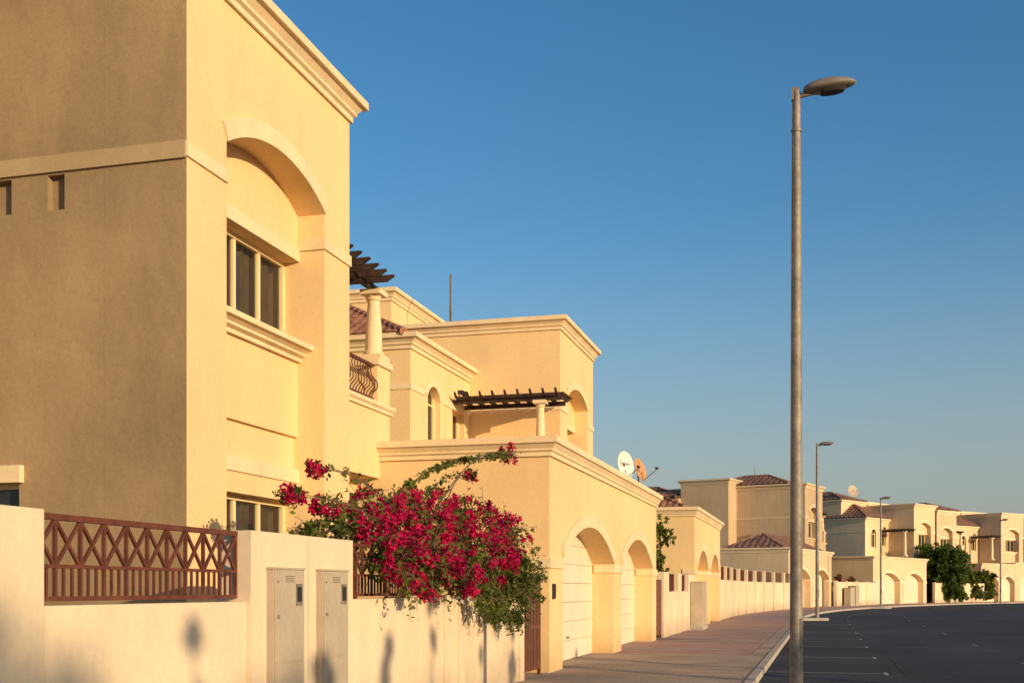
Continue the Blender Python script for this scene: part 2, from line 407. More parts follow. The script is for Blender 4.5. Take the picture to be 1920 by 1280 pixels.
    if kind == 'balcony':
        c = M(fr); c.ring(-10.6, -8.77, 5.2, 9.47, 5.25, [(0, 0), (.05, 0), (.05, .06), (.1, .1), (.1, .17)])
        c.obj('balcony_edge', tm, E)
        c = M(fr); c.box(-9.25, -8.72, 8.72, 9.52, 6.2, 6.33); c.obj('pier_cap', tm, E)
        r = M(fr)
        r.box(-8.9, -8.84, 5.5, 8.77, 6.16, 6.22); r.box(-8.89, -8.85, 5.5, 8.77, 5.5, 5.54)
        n = 24 if lod == 0 else 9
        for i in range(n):
            y = 5.56 + i * (3.15 / (n - 1)); p = [(-8.87, 5.54), (-8.84, 5.62), (-8.74, 5.72), (-8.74, 5.82), (-8.86, 5.98), (-8.89, 6.08), (-8.87, 6.16)]
            for q0, q1 in zip(p, p[1:]): r.cyl((q0[0], y, q0[1]), (q1[0], y, q1[1]), .013, None, 5)
        r.obj('balcony_railing', m_rail, E)
        column(fr, E, -8.99, 9.12, 6.33, 7.80, .175, tm)
        p = M(fr)
        p.box(-9.05, -8.93, 5.14, 9.5, 7.80, 7.91)
        for i in range(9): rafter(p, 'x', 8.72 - i * .42, -10.6, -8.38, 7.86, 7.99, .035)
        for i in range(5): p.box(-9.0 - i * .3, -8.94 - i * .3, 5.3, 8.85, 7.992, 8.03)
        p.obj('pergola', m_wood, E)
        p = M(fr); p.box(-9.28, -9.26, 6.45, 9.05, 0, 3.6); p.obj('porch_door', m_wood, E)
    else:
        column(fr, E, -7.99, 6.85, 4.6, 7.14, .15, tm)
        p = M(fr)
        p.box(-10.66, -7.35, 6.80, 6.88, 7.14, 7.27); p.box(-10.66, -7.5, 5.7, 5.78, 7.14, 7.27)
        for i in range(9): rafter(p, 'y', -10.5 + i * .38, 5.5, 7.18, 7.25, 7.34, .03)
        for i in range(5): p.box(-10.6, -7.3, 5.65 + i * .27, 5.71 + i * .27, 7.342, 7.38)
        for i in range(9): p.prism_x([(7.10, 7.34), (7.26, 7.44), (7.22, 7.34)], -10.53 + i * .38, -10.47 + i * .38)
        p.obj('pergola', m_wood, E)
        l = M(fr); l.box(-10.7, -10.55, 6.2, 6.35, 7.55, 7.65); l.cyl((-10.6, 6.27, 7.6), (-10.45, 6.27, 7.5), .07, .1, 10); l.obj('wall_lamp', m_dark, E)
    return E

def garage(fr, L, H, label, lod=0, roof=False, depth=5.3, group=None, mats=None):
    B = fr.T(-5.2, 0, 0); E = thing('garage', B, label, 'garage', group)
    wm, tm = (m_cream, m_trim) if lod == 0 else (mats or (m_far, m_fartrim))
    k = L / 14.72; xf = -5.2; xb = xf - .75
    o = [(1.17 * k, 7.03 * k), (8.23 * k, 13.77 * k)]; zs, rise = 2.28 * H / 4.63, .78 * H / 4.63
    m = M(fr)
    pts = [(0, 0)]
    for a, b in o: pts += [(a, 0)] + arc(a, b, zs, rise, 24) + [(b, 0)]
    pts += [(L, 0), (L, H - .03), (0, H - .03)]
    m.prism_x(pts, xb, xf); m.box(xf - depth, xb, 0, L, 0, H - .03)
    m.obj('wall', wm, E)
    c = M(fr); c.ring(xf - depth, xf, 0, L, H - .38, CORNG); c.obj('cornice', tm, E)
    for a, b in o:
        r = M(fr); arch_ring(r, a, b, zs, rise, .27, xf, xf + .04, 28); r.obj('arch_moulding', tm, E)
    zi = zs - .22
    for i, (a, b) in enumerate(((-.035, o[0][0] - .002), (o[0][1] - .002, o[1][0] + .002), (o[1][1] - .002, L + .035))):
        r = M(fr); r.box(xf, xf + .036, a, b, zi, zs - .02)
        if i == 0: r.box(xf - .5, xf + .001, -.036, 0, zi + .002, zs - .022)
        else:
            y1 = o[i - 1][1]; r.box(xf - .5, xf + .034, y1 - .035, y1, zi + .002, zs - .022)
        r.obj('impost_band', tm, E)
    for a, b in o:
        d = M(fr); n = 7; hh = (zs + rise + .05) / n
        for i in range(n):
            z0, z1 = i * hh + .006, (i + 1) * hh
            d.prism_y([(xf - .7, z0), (xf - .564, z0), (xf - .56, z0 + .006), (xf - .56, z1 - .008), (xf - .564, z1 - .002), (xf - .7, z1 - .002)], a - .01, b + .01)
        dd = d.obj('garage_door', m_door, E)
        h = M(fr); h.box(xf - .56, xf - .52, (a + b) / 2 - .12, (a + b) / 2 + .12, .5, .54); h.obj('handle', m_steel, dd)
    if roof:
        hip_roof(fr, E, xf - depth + .2, xf - .5, .6, L - .6, H + .02, 1.15, lod)
    return E

villa(Frame(0, 12.83), 'balcony', 'cream stucco villa with arched window niche beside the boundary wall', 0, gable=True)
villa(Frame(0, 39.13, 0, True), 'terrace', 'cream villa with tiled wing and pergola terrace above the garage', 0)
g1 = garage(Frame(0, 21.73), 14.72, 4.63, 'cream double garage with two arched doors and moulded parapet')
garage(Frame(0, 47.65), 12.05, 5.05, 'cream arched double garage with small terracotta hip roof', 0, True)
GV = 'villas along the curving street'; GG = 'garages along the curving street'
SFAR, ZFAR = 1.12, 1.19
a_ = lambda a: S0 + a * RAD
def far_m(al, label='pale cream villa with brown tiled wing and pergola terrace', mats=None, sz=ZFAR):
    f = SF(a_(al), 0, sc=SFAR, sz=sz); f.mir = True
    villa(f, 'terrace', label, 1, rear='wing', group=GV, rz=10.1, mats=mats)
def far_n(al, label='pale cream villa with balcony, pergola and arched niche', rear='tower', mats=None, sz=ZFAR):
    f = SF(a_(al), 0, sc=SFAR, sz=sz)
    villa(f, 'balcony', label, 1, rear=rear, group=GV, rz=10.1, mats=mats)
def far_g(al, roofg=False, L=14.72, H=4.7, da=.05, mats=None):
    q = SF(a_(al), 0, sc=SFAR, sz=1.08); q.ang += da
    garage(q, L, H, 'pale arched double garage' + (' with hipped tile roof' if roofg else ' with flat parapet') + ' facing the street', 1, roofg, group=GG, mats=mats)
far_n(.284, 'tan rendered villa with stepped parapets and low brown hip roof', mats=(m_far2, m_far2t))
far_m(.508); far_n(.511, rear=None, sz=1.14, mats=(m_far3, m_fartrim)); far_m(.648, mats=(m_far3, m_fartrim))
far_g(.185, True, 13.5, mats=(m_far3, m_fartrim)); far_g(.355); far_g(.545, L=8.5, H=4.5, mats=(m_far3, m_fartrim)); far_g(.60)

# ------------------------------------------------------------------ boundary walls
def lattice(m, x, y0, y1, z0, z1, cell=.29):
    m.box(x - .025, x + .025, y0, y1, z1 - .045, z1); m.box(x - .02, x + .02, y0, y1, z0, z0 + .035)
    zm = z0 + (z1 - z0) * .40
    m.box(x - .018, x + .018, y0, y1, zm - .014, zm + .014)
    n = max(1, round((y1 - y0) / cell)); c = (y1 - y0) / n
    for i in range(n + 1):
        y = y0 + i * c
        m.box(x - .014, x + .014, y - .012, y + .012, z0 + .035, z1 - .045)
        if i < n:
            a, b = zm + .014, z1 - .045
            m.cyl((x + .004, y + .012, a), (x + .004, y + c - .012, b), .017, None, 4)
            m.cyl((x - .004, y + c - .012, a), (x - .004, y + .012, b), .017, None, 4)
            for k in (1, 2): m.box(x - .010, x + .010, y + c * k / 3 - .009, y + c * k / 3 + .009, z0 + .035, zm - .014)

E = thing('boundary_wall', (-5.35, 10, 0), 'off-white boundary wall with maroon lattice railings and meter bay', 'wall')
m = M()
m.box(-5.5, -5.2, 1.5, 6.73, -.1, 2.2)
m.box(-5.46, -5.25, 6.73, 9.67, -.1, 1.53)
m.box(-5.55, -5.2, 9.67, 10.90, -.1, 2.2); m.box(-5.55, -5.203, 10.92, 12.08, -.1, 2.2); m.box(-5.54, -5.225, 10.89, 10.93, -.1, 2.19)
m.box(-5.46, -5.25, 12.08, 19.6, -.1, 1.53)
for y in (15.4, 16.05, 19.55): m.box(-5.5, -5.22, y, y + .32, -.1, 1.56 if y < 19 else 2.2)
m.obj('wall', m_white, E)
r = M(); lattice(r, -5.35, 6.75, 9.65, 1.56, 2.19); r.obj('railing', m_rail, E)
r = M(); lattice(r, -5.35, 12.1, 15.38, 1.56, 2.19); r.obj('railing', m_rail, E)
r = M(); lattice(r, -5.35, 16.4, 19.53, 1.56, 2.19); r.obj('railing', m_rail, E)

def gate(y0, y1, label):
    E = thing('gate', (-5.3, (y0 + y1) / 2, 0), label, 'gate')
    m = M(); h = 1.95
    m.box(-5.33, -5.27, y0, y0 + .06, 0, h); m.box(-5.33, -5.27, y1 - .06, y1, 0, h)
    for z in (.12, .9, h - .06): m.box(-5.33, -5.27, y0 + .06, y1 - .06, z, z + .06)
    m.obj('frame', m_rail, E)
    b = M(); n = int((y1 - y0 - .12) / .11)
    for i in range(1, n):
        y = y0 + .06 + (y1 - y0 - .12) * i / n; b.cyl((-5.27, y, .18), (-5.27, y, h - .06), .018, None, 5)
    b.box(-5.325, -5.32, y0 + .06, y1 - .06, .18, h - .06)
    b.obj('bars', m_rail, E)
    k = M(); k.cyl((-5.26, y0 + .12, 1.0), (-5.2, y0 + .12, 1.0), .02, None, 8); k.cyl((-5.2, y0 + .12, 1.0), (-5.2, y0 + .26, 1.0), .015, None, 8); k.obj('handle', m_steel, E)
gate(19.9, 21.3, 'maroon iron pedestrian gate beside the arched garage')
gate(36.6, 38.2, 'maroon iron pedestrian gate after the garage')

E = thing('boundary_wall', (-5.35, 43, 0), 'off-white boundary wall with small brown railing openings', 'wall')
m = M()
m.box(-5.5, -5.25, 38.3, 47.62, -.1, 1.55)
for y0, y1 in ((38.25, 39.6), (42.2, 43.2), (45.5, 47.6)): m.box(-5.52, -5.2, y0, y1, -.1, 2.22)
m.obj('wall', m_white, E)
for a, b in ((39.62, 42.18), (43.22, 45.48)):
    r = M(); lattice(r, -5.37, a, b, 1.57, 2.19); r.obj('railing', m_rail, E)

def fence(s0, s1, label, step=3.9, lo=2.12, hi=2.9):
    E = thing('boundary_wall', SF((s0 + s1) / 2, -5.3).T(0, 0, 0), label, 'wall', 'boundary walls along the curving street')
    m = M(); r = M(); n = max(1, round((s1 - s0) / step)); st = (s1 - s0) / n
    for i in range(n):
        f = SF(s0 + i * st); m.fr = f; r.fr = f; k = st * (1 + 5.3 / RAD if s0 > S0 else 1)
        m.box(-5.45, -5.25, .0, k, -.1, lo); m.box(-5.5, -5.2, -.18, .18, -.1, hi)
        r.box(-5.37, -5.33, .18, k - .18, hi - .1, hi - .04); r.box(-5.37, -5.33, .18, k - .18, lo + .04, lo + .08)
        for j in range(14):
            y = .25 + j * (k - .5) / 13; r.box(-5.362, -5.338, y - .03, y + .03, lo + .08, hi - .1)
    m.obj('wall', m_white, E); r.obj('railing', m_rail, E)
fence(59.9, a_(.185), 'long off-white wall with pillars and brown rail panels')
fence(a_(.275), a_(.355), 'off-white wall segment with pillars between two garages', 3.3, 2.3, 2.4)
fence(a_(.46), a_(.545), 'off-white wall segment with shrubs behind it', 3.3, 2.3, 2.4)
fence(a_(.705), a_(.85), 'off-white wall segment beyond the bend', 3.3, 2.3, 2.4)

# ------------------------------------------------------------------ electrical cabinets
def cabinet(y0, y1, z1, label, x=-5.2, z0=.0, group=None):
    E = thing('electrical_cabinet', (x, (y0 + y1) / 2, 0), label, 'electrical box', group)
    m = M(); m.box(x, x + .07, y0, y1, z0, z1); m.box(x, x + .085, y0 - .015, y1 + .015, z1, z1 + .02); m.obj('body', m_cab, E)
    zs = z0 + (z1 - z0) * .5
    d = M(); d.box(x + .07, x + .082, y0 + .02, y1 - .02, zs + .008, z1 - .02); d = d.obj('door', m_cab, E)
    q = M(); q.box(x + .07, x + .082, y0 + .02, y1 - .02, z0 + .04, zs - .008); q.obj('door', m_cab, E)
    h = M(); h.box(x + .082, x + .088, y1 - .21, y1 - .07, z1 - .36, z1 - .14); h.obj('window_rim', m_steel, d)
    h = M(); h.box(x + .088, x + .092, y1 - .19, y1 - .09, z1 - .32, z1 - .17); h.obj('meter_window', m_dark, d)
    h = M(); h.cyl((x + .082, y0 + .08, (zs + z1) / 2), (x + .10, y0 + .08, (zs + z1) / 2), .018, None, 10); h.obj('handle', m_steel, d)
    h = M(); h.cyl((x + .082, y0 + .08, z1 - .12), (x + .09, y0 + .08, z1 - .12), .012, None, 8); h.obj('lock', m_steel, d)
    h = M()
    for i in range(4): h.box(x + .082, x + .088, (y0 + y1) / 2 - .1, (y0 + y1) / 2 + .1, z1 - .07 - i * .018, z1 - .062 - i * .018)
    h.obj('vent', m_steel, d)
GC = 'meter cabinets set in the boundary wall'
cabinet(9.98, 10.66, 1.84, 'taupe metal meter cabinet fixed to the off-white wall', group=GC)
cabinet(11.10, 11.78, 1.84, 'taupe metal meter cabinet fixed to the off-white wall', x=-5.203, group=GC)

def pedestal(fr, w, d, h, label):
    E = thing('utility_cabinet', fr.T(-4.7, 0, 0), label, 'electrical box')
    m = M(fr); m.box(-4.75 - d / 2, -4.75 + d / 2, -w / 2, w / 2, .15, h); m.box(-4.78 - d / 2, -4.72 + d / 2, -w / 2 - .03, w / 2 + .03, h, h + .05); m.obj('body', m_cab, E)
    m = M(fr); m.box(-4.8 - d / 2, -4.7 + d / 2, -w / 2 - .05, w / 2 + .05, 0, .15); m.obj('plinth', m_kerb, E)
    for a, b in ((-w / 2 + .04, -.01), (.01, w / 2 - .04)):
        m = M(fr); m.box(-4.75 + d / 2, -4.735 + d / 2, a, b, .2, h - .05); m.obj('door', m_cab, E)
pedestal(Frame(-.2, 46.9), 1.7, .45, 1.9, 'tall taupe utility cabinet on concrete plinth by the wall')
pedestal(SF(a_(.29)), 1.5, .6, 1.7, 'grey utility cabinet standing on the pavement')
pedestal(SF(a_(.30)), 1.2, .6, 1.9, 'pale utility cabinet standing against the wall')

# ------------------------------------------------------------------ ground, road, pavement
def strip(name, o0, o1, s0, s1, z, mat):
    m = M(); n = max(1, int((s1 - s0) / 4)); vs = []
    for i in range(n + 1):
        f = SF(s0 + (s1 - s0) * i / n)
        vs += [f.T(o0, 0, z), f.T(o1, 0, z)]
    m.v = vs; m.f = [(2 * i, 2 * i + 1, 2 * i + 3, 2 * i + 2) for i in range(n)]
    o = m.obj(name, mat); o['kind'] = 'structure'; return o
m = M(); m.box(-1500, 1500, -600, 2500, -.6, -.135); o = m.obj('ground', m_sand); o['kind'] = 'structure'
strip('road', -1.2, 13.5, -40, a_(1.5), -.12, m_asph)
def slab(name, o0, o1, s0, s1, z0, z1, mat):
    m = M(); n = max(1, int((s1 - s0) / 3)); vs = []
    for i in range(n + 1):
        f = SF(s0 + (s1 - s0) * i / n); vs += [f.T(o0, 0, z0), f.T(o1, 0, z0), f.T(o1, 0, z1), f.T(o0, 0, z1)]
    m.v = vs; fs = []
    for i in range(n):
        for k in range(4): fs.append((4 * i + k, 4 * i + (k + 1) % 4, 4 * i + 4 + (k + 1) % 4, 4 * i + 4 + k))
    fs += [(0, 1, 2, 3), (4 * n, 4 * n + 1, 4 * n + 2, 4 * n + 3)]
    m.f = fs; o = m.obj(name, mat); o['kind'] = 'structure'; return o
slab('pavement', -9, -1.36, 29.0, a_(1.5), -.13, 0, m_pave)
slab('pavement', -9, -1.36, -40, 29.0, -.13, 0.001, m_conc)
slab('kerb', -1.36, -1.2, -40, a_(1.5), -.13, .015, m_kerb)
slab('kerb', 13.5, 13.66, -40, a_(1.5), -.13, .015, m_kerb)
slab('pavement', 13.66, 17.5, -40, a_(1.5), -.13, 0, m_pave)
strip('pavement_border', -1.75, -1.36, 29.0, a_(.6), .005, m_conc)
m = M()
for y in (22.6, 29.2): m.add([(-5.1, y, .006), (-1.4, y, .006), (-1.4, y + .04, .006), (-5.1, y + .04, .006)], [(0, 1, 2, 3)])
for y in (31.0, 36.0): m.add([(-5.1, y, .0055), (-1.8, y, .0055), (-1.8, y + .3, .0055), (-5.1, y + .3, .0055)], [(0, 1, 2, 3)])
o = m.obj('pavement_joints', m_kerb, normals=False); o['kind'] = 'structure'
m = M()
def mk(s, o0, o1, l):
    f = SF(s); m.fr = f; m.add([(o0, 0, -.114), (o1, 0, -.114), (o1, l, -.114), (o0, l, -.114)], [(0, 1, 2, 3)])
s = 8.0
while s < a_(.35):
    mk(s, -1.15, 1.2, .09); mk(s - .3, 1.2, 1.28, .7)
    if 55 < s < 100: mk(s, 11.0, 13.2, .1)
    s += 5.6
o = m.obj('road_markings', m_mark, normals=False); o['kind'] = 'structure'
m = M(); s = 28.0
while s < a_(.6):
    mk(s, 4.5, 4.6, 1.4); s += 9.5
o = m.obj('centre_line', m_markd, normals=False); o['kind'] = 'structure'
for s in (14.43, 66.3, 107.7):
    m = M(SF(s)); pts = [(-1.2, -1.3), (.0, -.9), (.25, -.5), (.25, .5), (.0, .9), (-1.2, 1.3)]
    m.add([(x, y, -.12) for x, y in pts] + [(x, y, .012) for x, y in pts], [tuple(range(6)), tuple(range(6, 12))] + [(i, (i + 1) % 6, 6 + (i + 1) % 6, 6 + i) for i in range(6)])
    o = m.obj('kerb_island', m_kerb); o['kind'] = 'structure'
m = M()
for s, a, b, l in ((24, 1.6, 2.5, 6), (37, 2.0, 3.0, 9), (52, .1, 1.0, 3), (58, 5.4, 6.4, 14)):
    f = SF(s); m.fr = f; m.add([(a, 0, -.1165), (b, 0, -.1165), (b, l, -.1165), (a, l, -.1165)], [(0, 1, 2, 3)])
o = m.obj('road_patches', surf('dark_asphalt_patch', (0.030, 0.031, 0.036), 0.85, 0.2, 0.8, 0.3), normals=False); o['kind'] = 'structure'

# ------------------------------------------------------------------ street lamps
def lamp_build():
    E = thing('street_lamp', (0, 0, 0), 'tall galvanised street lamp with flat oval head by the kerb', 'street lamp', 'street lamps along the kerb')
    m = M(); m.lathe(0, 0, [(.125, .0), (.125, .05), (.108, .06), (.104, 1.2), (.092, 4.5), (.078, 8.0), (.07, 9.25)], 20)
    m.lathe(0, 0, [(.086, 9.25), (.086, 9.29), (.066, 9.30), (.066, 9.87), (.05, 9.91)], 16)
    m.obj('pole', m_steel, E, smooth=False)
    a = M(); a.cyl((-.03, 0, 9.79), (.22, 0, 9.82), .04, .035, 10); a.box(-.075, .03, -.055, .055, 9.74, 9.93); a.obj('bracket', m_lamp, E)
    TL = .06; Z0 = 9.86; K = .90
    h = M(); n = 24
    prof = [(0.06, .03, .02), (.09, .10, .07), (.18, .15, .105), (.32, .18, .125), (.50, .20, .13), (.68, .185, .115), (.83, .14, .08), (.93, .08, .045), (.975, .02, .012)]
    vs = []
    for x, w, t in prof:
        for i in range(n):
            c = 2 * pi * i / n; zz = sin(c) * t; zz = zz if zz > 0 else zz * .5
            vs.append((x * K + .05, cos(c) * w, Z0 + x * TL + zz))
    fs = [(k * n + i, k * n + (i + 1) % n, (k + 1) * n + (i + 1) % n, (k + 1) * n + i) for k in range(len(prof) - 1) for i in range(n)]
    fs += [tuple(range(n)), tuple(range(len(vs) - 1, len(vs) - n - 1, -1))]
    h.add(vs, fs); hd = h.obj('lamp_head', m_lamp, E, smooth=True)
    l = M(); n = 20
    vs = [(.55 + .24 * cos(2 * pi * i / n), .14 * sin(2 * pi * i / n), Z0 + (.52 + .24 * cos(2 * pi * i / n)) * TL - .04) for i in range(n)]
    vs += [(.55 + .19 * cos(2 * pi * i / n), .11 * sin(2 * pi * i / n), Z0 + (.52 + .19 * cos(2 * pi * i / n)) * TL - .095) for i in range(n)]
    l.add(vs, [(i, (i + 1) % n, n + (i + 1) % n, n + i) for i in range(n)] + [tuple(range(n, 2 * n))])
    l.obj('lens', m_lens, hd)
    s = M(); s.box(.03, .108, -.09, -.06, 1.3, 1.75); s.obj('access_plate', m_steel, E)
    return E
L0 = lamp_build()
def copytree(src, loc, rotz, sc=1.0):
    def cp(o, par):
        n = o.copy(); COL.objects.link(n)
        if par is not None: n.parent = par
        for c in o.children: cp(c, n)
        return n
    n = cp(src, None); n.location = loc; n.rotation_euler = (0, 0, rotz); n.scale = (sc, sc, sc); return n
for s, o in ((66.3, -.38), (107.7, -.6), (148.5, -.6), (190, -.6)):
    f = SF(s, o); copytree(L0, (f.ox, f.oy, -.11), -f.ang)
n_ = copytree(L0, (14.2, -6.0, 0), pi); n_.scale = (.75, .75, .797)
L0.location = (-.33, 14.43, -.11); L0.scale = (.765, .765, .797)

# ------------------------------------------------------------------ roof items
def dish(loc, normal, r, mat, label, text=None, arm=.5, lift=1.0):
    E = thing('satellite_dish', loc, label, 'satellite dish')
    nz = Vector(normal).normalized(); up = Vector((0, 0, 1)); ux = up.cross(nz).normalized(); uy = nz.cross(ux)
    c = Vector(loc) + Vector((0, 0, lift))
    m = M(); n = 28; vs = [tuple(c - nz * .08)]; K = 5
    for k in range(1, K + 1):
        q = k / K
        for i in range(n):
            a = 2 * pi * i / n; vs.append(tuple(c + ux * cos(a) * r * .92 * q + uy * sin(a) * r * q + nz * (.08 * q * q - .08)))
    fs = [(0, 1 + i, 1 + (i + 1) % n) for i in range(n)]
    for k in range(K - 1): fs += [(1 + k * n + i, 1 + (k + 1) * n + i, 1 + (k + 1) * n + (i + 1) % n, 1 + k * n + (i + 1) % n) for i in range(n)]
    m.add(vs, fs); d = m.obj('reflector', mat, E, smooth=True, normals=False)
    p = c - uy * r * .95; q = c + nz * arm - uy * r * .45
    a = M(); a.cyl(p, q, .016, None, 6); a.obj('feed_arm', m_steel, E)
    l = M(); l.cyl(q, q - nz * .09 + uy * .05, .035, .03, 10); l.obj('receiver', m_dark, E)
    s = M(); s.cyl(Vector(loc), c - nz * .12, .025, None, 8); s.cyl(c - nz * .12, c - nz * .06, .06, None, 8); s.obj('mast', m_steel, E)
    if text:
        cu = bpy.data.curves.new('t', 'FONT'); cu.body = text; cu.size = .15; cu.align_x = 'CENTER'; cu.align_y = 'CENTER'
        to = bpy.data.objects.new('t', cu); COL.objects.link(to); bpy.context.view_layer.update()
        me = bpy.data.meshes.new_from_object(to); bpy.data.objects.remove(to)
        R = Matrix((ux, uy, nz)).transposed().to_4x4()
        me.transform(Matrix.Translation(c - Vector(loc) + nz * -.03 + uy * .04) @ R)
        me.materials.clear(); me.materials.append(m_ink)
        o = bpy.data.objects.new('lettering', me); COL.objects.link(o); o.parent = d
    return E
dish((-5.75, 33.9, 4.6), (.87, -.48, .12), .41, m_dish, 'white satellite dish with dark lettering on garage roof', 'Televes', lift=.78)
dish((-5.62, 35.9, 4.6), (.90, -.32, .28), .38, m_rust, 'rusty orange satellite dish seen edge-on on garage roof', arm=.6, lift=.82)
f = SF(a_(.45)); dish(tuple(f.T(-14.5, 0, 12.6)), (.5, -.8, .3), .75, m_cab, 'large grey satellite dish on villa roof', None, .8, lift=.8)
E = thing('antenna_mast', (-12.0, 36.0, 9.9), 'thin rusty antenna pole on villa roof', 'antenna')
m = M(); m.cyl((-12, 36, 9.9), (-12, 36, 11.1), .035, None, 8); m.cyl((-12, 36, 11.1), (-12, 36, 12.1), .025, None, 8); m.box(-12.1, -11.9, 35.9, 36.1, 9.9, 9.99); m.obj('pole', m_bark, E)

# ------------------------------------------------------------------ vegetation
def quads(m, pts, size, jit=.5, asp=.55):
    for p in pts:
        s = size * random.uniform(1 - jit, 1 + jit)
        a = Vector((random.gauss(0, 1), random.gauss(0, 1), random.gauss(0, 1))).normalized()
        b = a.cross(Vector((random.gauss(0, 1), random.gauss(0, 1), random.gauss(0, 1)))).normalized()
        k = len(m.v); p = Vector(p)
        m.v += [p - a * s, p + b * s * asp, p + a * s, p - b * s * asp]; m.f.append((k, k + 1, k + 2, k + 3))
def ball(c, r, n, sq=(1, 1, 1), shell=.35):
    out = []
    for _ in range(n):
        d = Vector((random.gauss(0, 1), random.gauss(0, 1), random.gauss(0, 1))).normalized()
        q = r * (shell + (1 - shell) * random.random())
        out.append(Vector(c) + Vector((d.x * q * sq[0], d.y * q * sq[1], d.z * q * sq[2])))
    return out
def tube(m, pts, r0, r1, n=6):
    k = len(pts) - 1
    for i in range(k): m.cyl(pts[i], pts[i + 1], r0 + (r1 - r0) * i / k, r0 + (r1 - r0) * (i + 1) / k, n)
def bez(a, b, c, n=8):
    a, b, c = Vector(a), Vector(b), Vector(c); return [a * (1 - t) ** 2 + b * 2 * t * (1 - t) + c * t * t for t in [i / n for i in range(n + 1)]]

root = (-5.9, 15.2, 0)
FL = [((-6.2, 12.6, 2.76), .13), ((-6.2, 13.5, 2.70), .20), ((-6.0, 14.3, 2.74), .36), ((-5.6, 14.4, 2.52), .38), ((-5.4, 13.4, 2.33), .33),
      ((-4.95, 13.0, 2.05), .32), ((-5.2, 14.6, 2.40), .44), ((-5.5, 16.2, 2.68), .42), ((-5.0, 15.2, 2.28), .44), ((-5.3, 17.6, 2.70), .44),
      ((-5.1, 18.3, 2.50), .36), ((-4.85, 16.3, 2.10), .43), ((-4.8, 13.8, 1.92), .34), ((-4.75, 12.5, 1.80), .15), ((-4.8, 13.4, 1.66), .12),
      ((-4.75, 14.8, 1.75), .25), ((-5.6, 19.0, 2.95), .12), ((-5.6, 20.1, 4.1), .16), ((-6.2, 13.2, 3.16), .11), ((-5.8, 18.4, 3.55), .09), ((-5.3, 16.0, 2.45), .36),
      ((-4.9, 14.0, 2.15), .32), ((-4.9, 17.0, 2.3), .34), ((-5.6, 15.2, 2.75), .26)]
GR = [((-5.9, 13.3, 2.40), .36), ((-5.8, 15.2, 2.66), .26), ((-5.2, 12.9, 1.98), .30), ((-4.85, 17.2, 1.80), .54), ((-4.8, 16.2, 1.45), .36), ((-5.05, 18.9, 2.1), .44),
      ((-5.6, 15.2, 2.1), .55), ((-5.6, 16.8, 2.2), .5), ((-6.1, 12.8, 2.35), .2), ((-4.85, 18.1, 1.6), .46), ((-5.0, 14.2, 1.98), .36), ((-4.85, 15.4, 1.95), .36),
      ((-4.85, 17.1, 1.28), .32), ((-5.0, 19.3, 1.75), .32), ((-4.85, 17.9, 1.15), .24), ((-5.7, 17.2, 2.95), .22)]
E = thing('bougainvillea', root, 'crimson flowering bougainvillea spilling over the off-white wall', 'flowering plant')
stem = M(); bra = M(); lf = M()
for i in range(5):
    tube(stem, bez((root[0] + .1 * i - .2, root[1] + .08 * i, 0), (-5.9 + .1 * i, 15 + .3 * i, 1.5), (-5.6, 14 + i * .9, 2.2), 8), .05, .02)
G3 = lambda s: Vector((random.gauss(0, s), random.gauss(0, s), random.gauss(0, s)))
for c, r in FL + GR:
    mid = Vector((-5.6, (c[1] + 15.4) / 2, max(c[2], 2.2) + .1))
    tube(stem, bez((-5.7, 15.2 + random.uniform(-1, 1), 2.0), mid, c, 8), .016, .006, 5)
    for k in range(int(8 + r * 42)):
        d = G3(1).normalized() * r * random.uniform(.8, 1.45)
        e = Vector(c) + d; tube(stem, bez(c, Vector(c) + d * .6 + Vector((0, 0, .1)), e, 4), .006, .003, 3)
        if random.random() < .6: quads(lf, [Vector(c) + d * t + G3(.03) for t in (.5, .6, .7, .8, .9, 1, 1.05)], .033)
for c, r in FL:
    ns = max(5, int(150 * r * r) + 5)
    for s_ in ball(c, r * 1.18, ns, (1, 1.2, .9), .5):
        rr = random.uniform(.035, .135)
        quads(bra, ball(s_, rr, int(rr * random.uniform(380, 540)), shell=.2), .028, .35, .7)
    quads(lf, ball(c, r * 1.15, int(760 * r * r) + 15, (1, 1.2, .9), .3), .033)
for c, r in GR:
    for s_ in ball(c, r, int(165 * r * r) + 8, (1, 1.2, .9), .2):
        quads(lf, ball(s_, .10, 20, shell=.1), .033, .4)
arch = [Vector(p) for p in ((-5.8, 14.4, 2.75), (-5.8, 15.3, 3.08), (-5.8, 16.3, 3.41), (-5.75, 17.1, 3.62), (-5.7, 17.8, 3.76), (-5.65, 19.0, 3.94), (-5.6, 20.1, 4.08))]
tube(stem, arch, .02, .008, 5)
for a, b in zip(arch, arch[1:]):
    for k in range(12):
        p = a.lerp(b, random.random()); quads(lf, ball(p, .09, 9, (1, 1.2, .8)), .038)
for tgt in ((-6.2, 13.2, 3.2), (-5.8, 18.4, 3.55), (-5.8, 17.3, 3.2), (-6.3, 12.4, 2.80), (-5.6, 19.1, 3.0), (-5.8, 16.6, 3.15)):
    q = bez((-5.8, 15.5, 2.5), (-5.9, (15.5 + tgt[1]) / 2, tgt[2] + .05), tgt, 8); tube(stem, q, .012, .005, 4)
    for p in q[3:]: quads(lf, ball(p, .09, 13), .035)
for k in range(40):
    y = random.uniform(12.7, 18.8); z = random.uniform(1.55, 1.95); a = Vector((-5.0, y, z)); e = a + Vector((random.uniform(.1, .3), random.uniform(-.3, .3), -random.uniform(.15, .35)))
    q = bez(a, a + Vector((.2, 0, .1)), e, 5); tube(stem, q, .005, .003, 3); quads(lf, [p + G3(.025) for p in q[1:] for _ in range(5)], .03)
stem.obj('stem', m_bark, E, normals=False); bra.obj('flowers', m_bract, E, normals=False); lf.obj('leaves', m_leaf, E, normals=False)

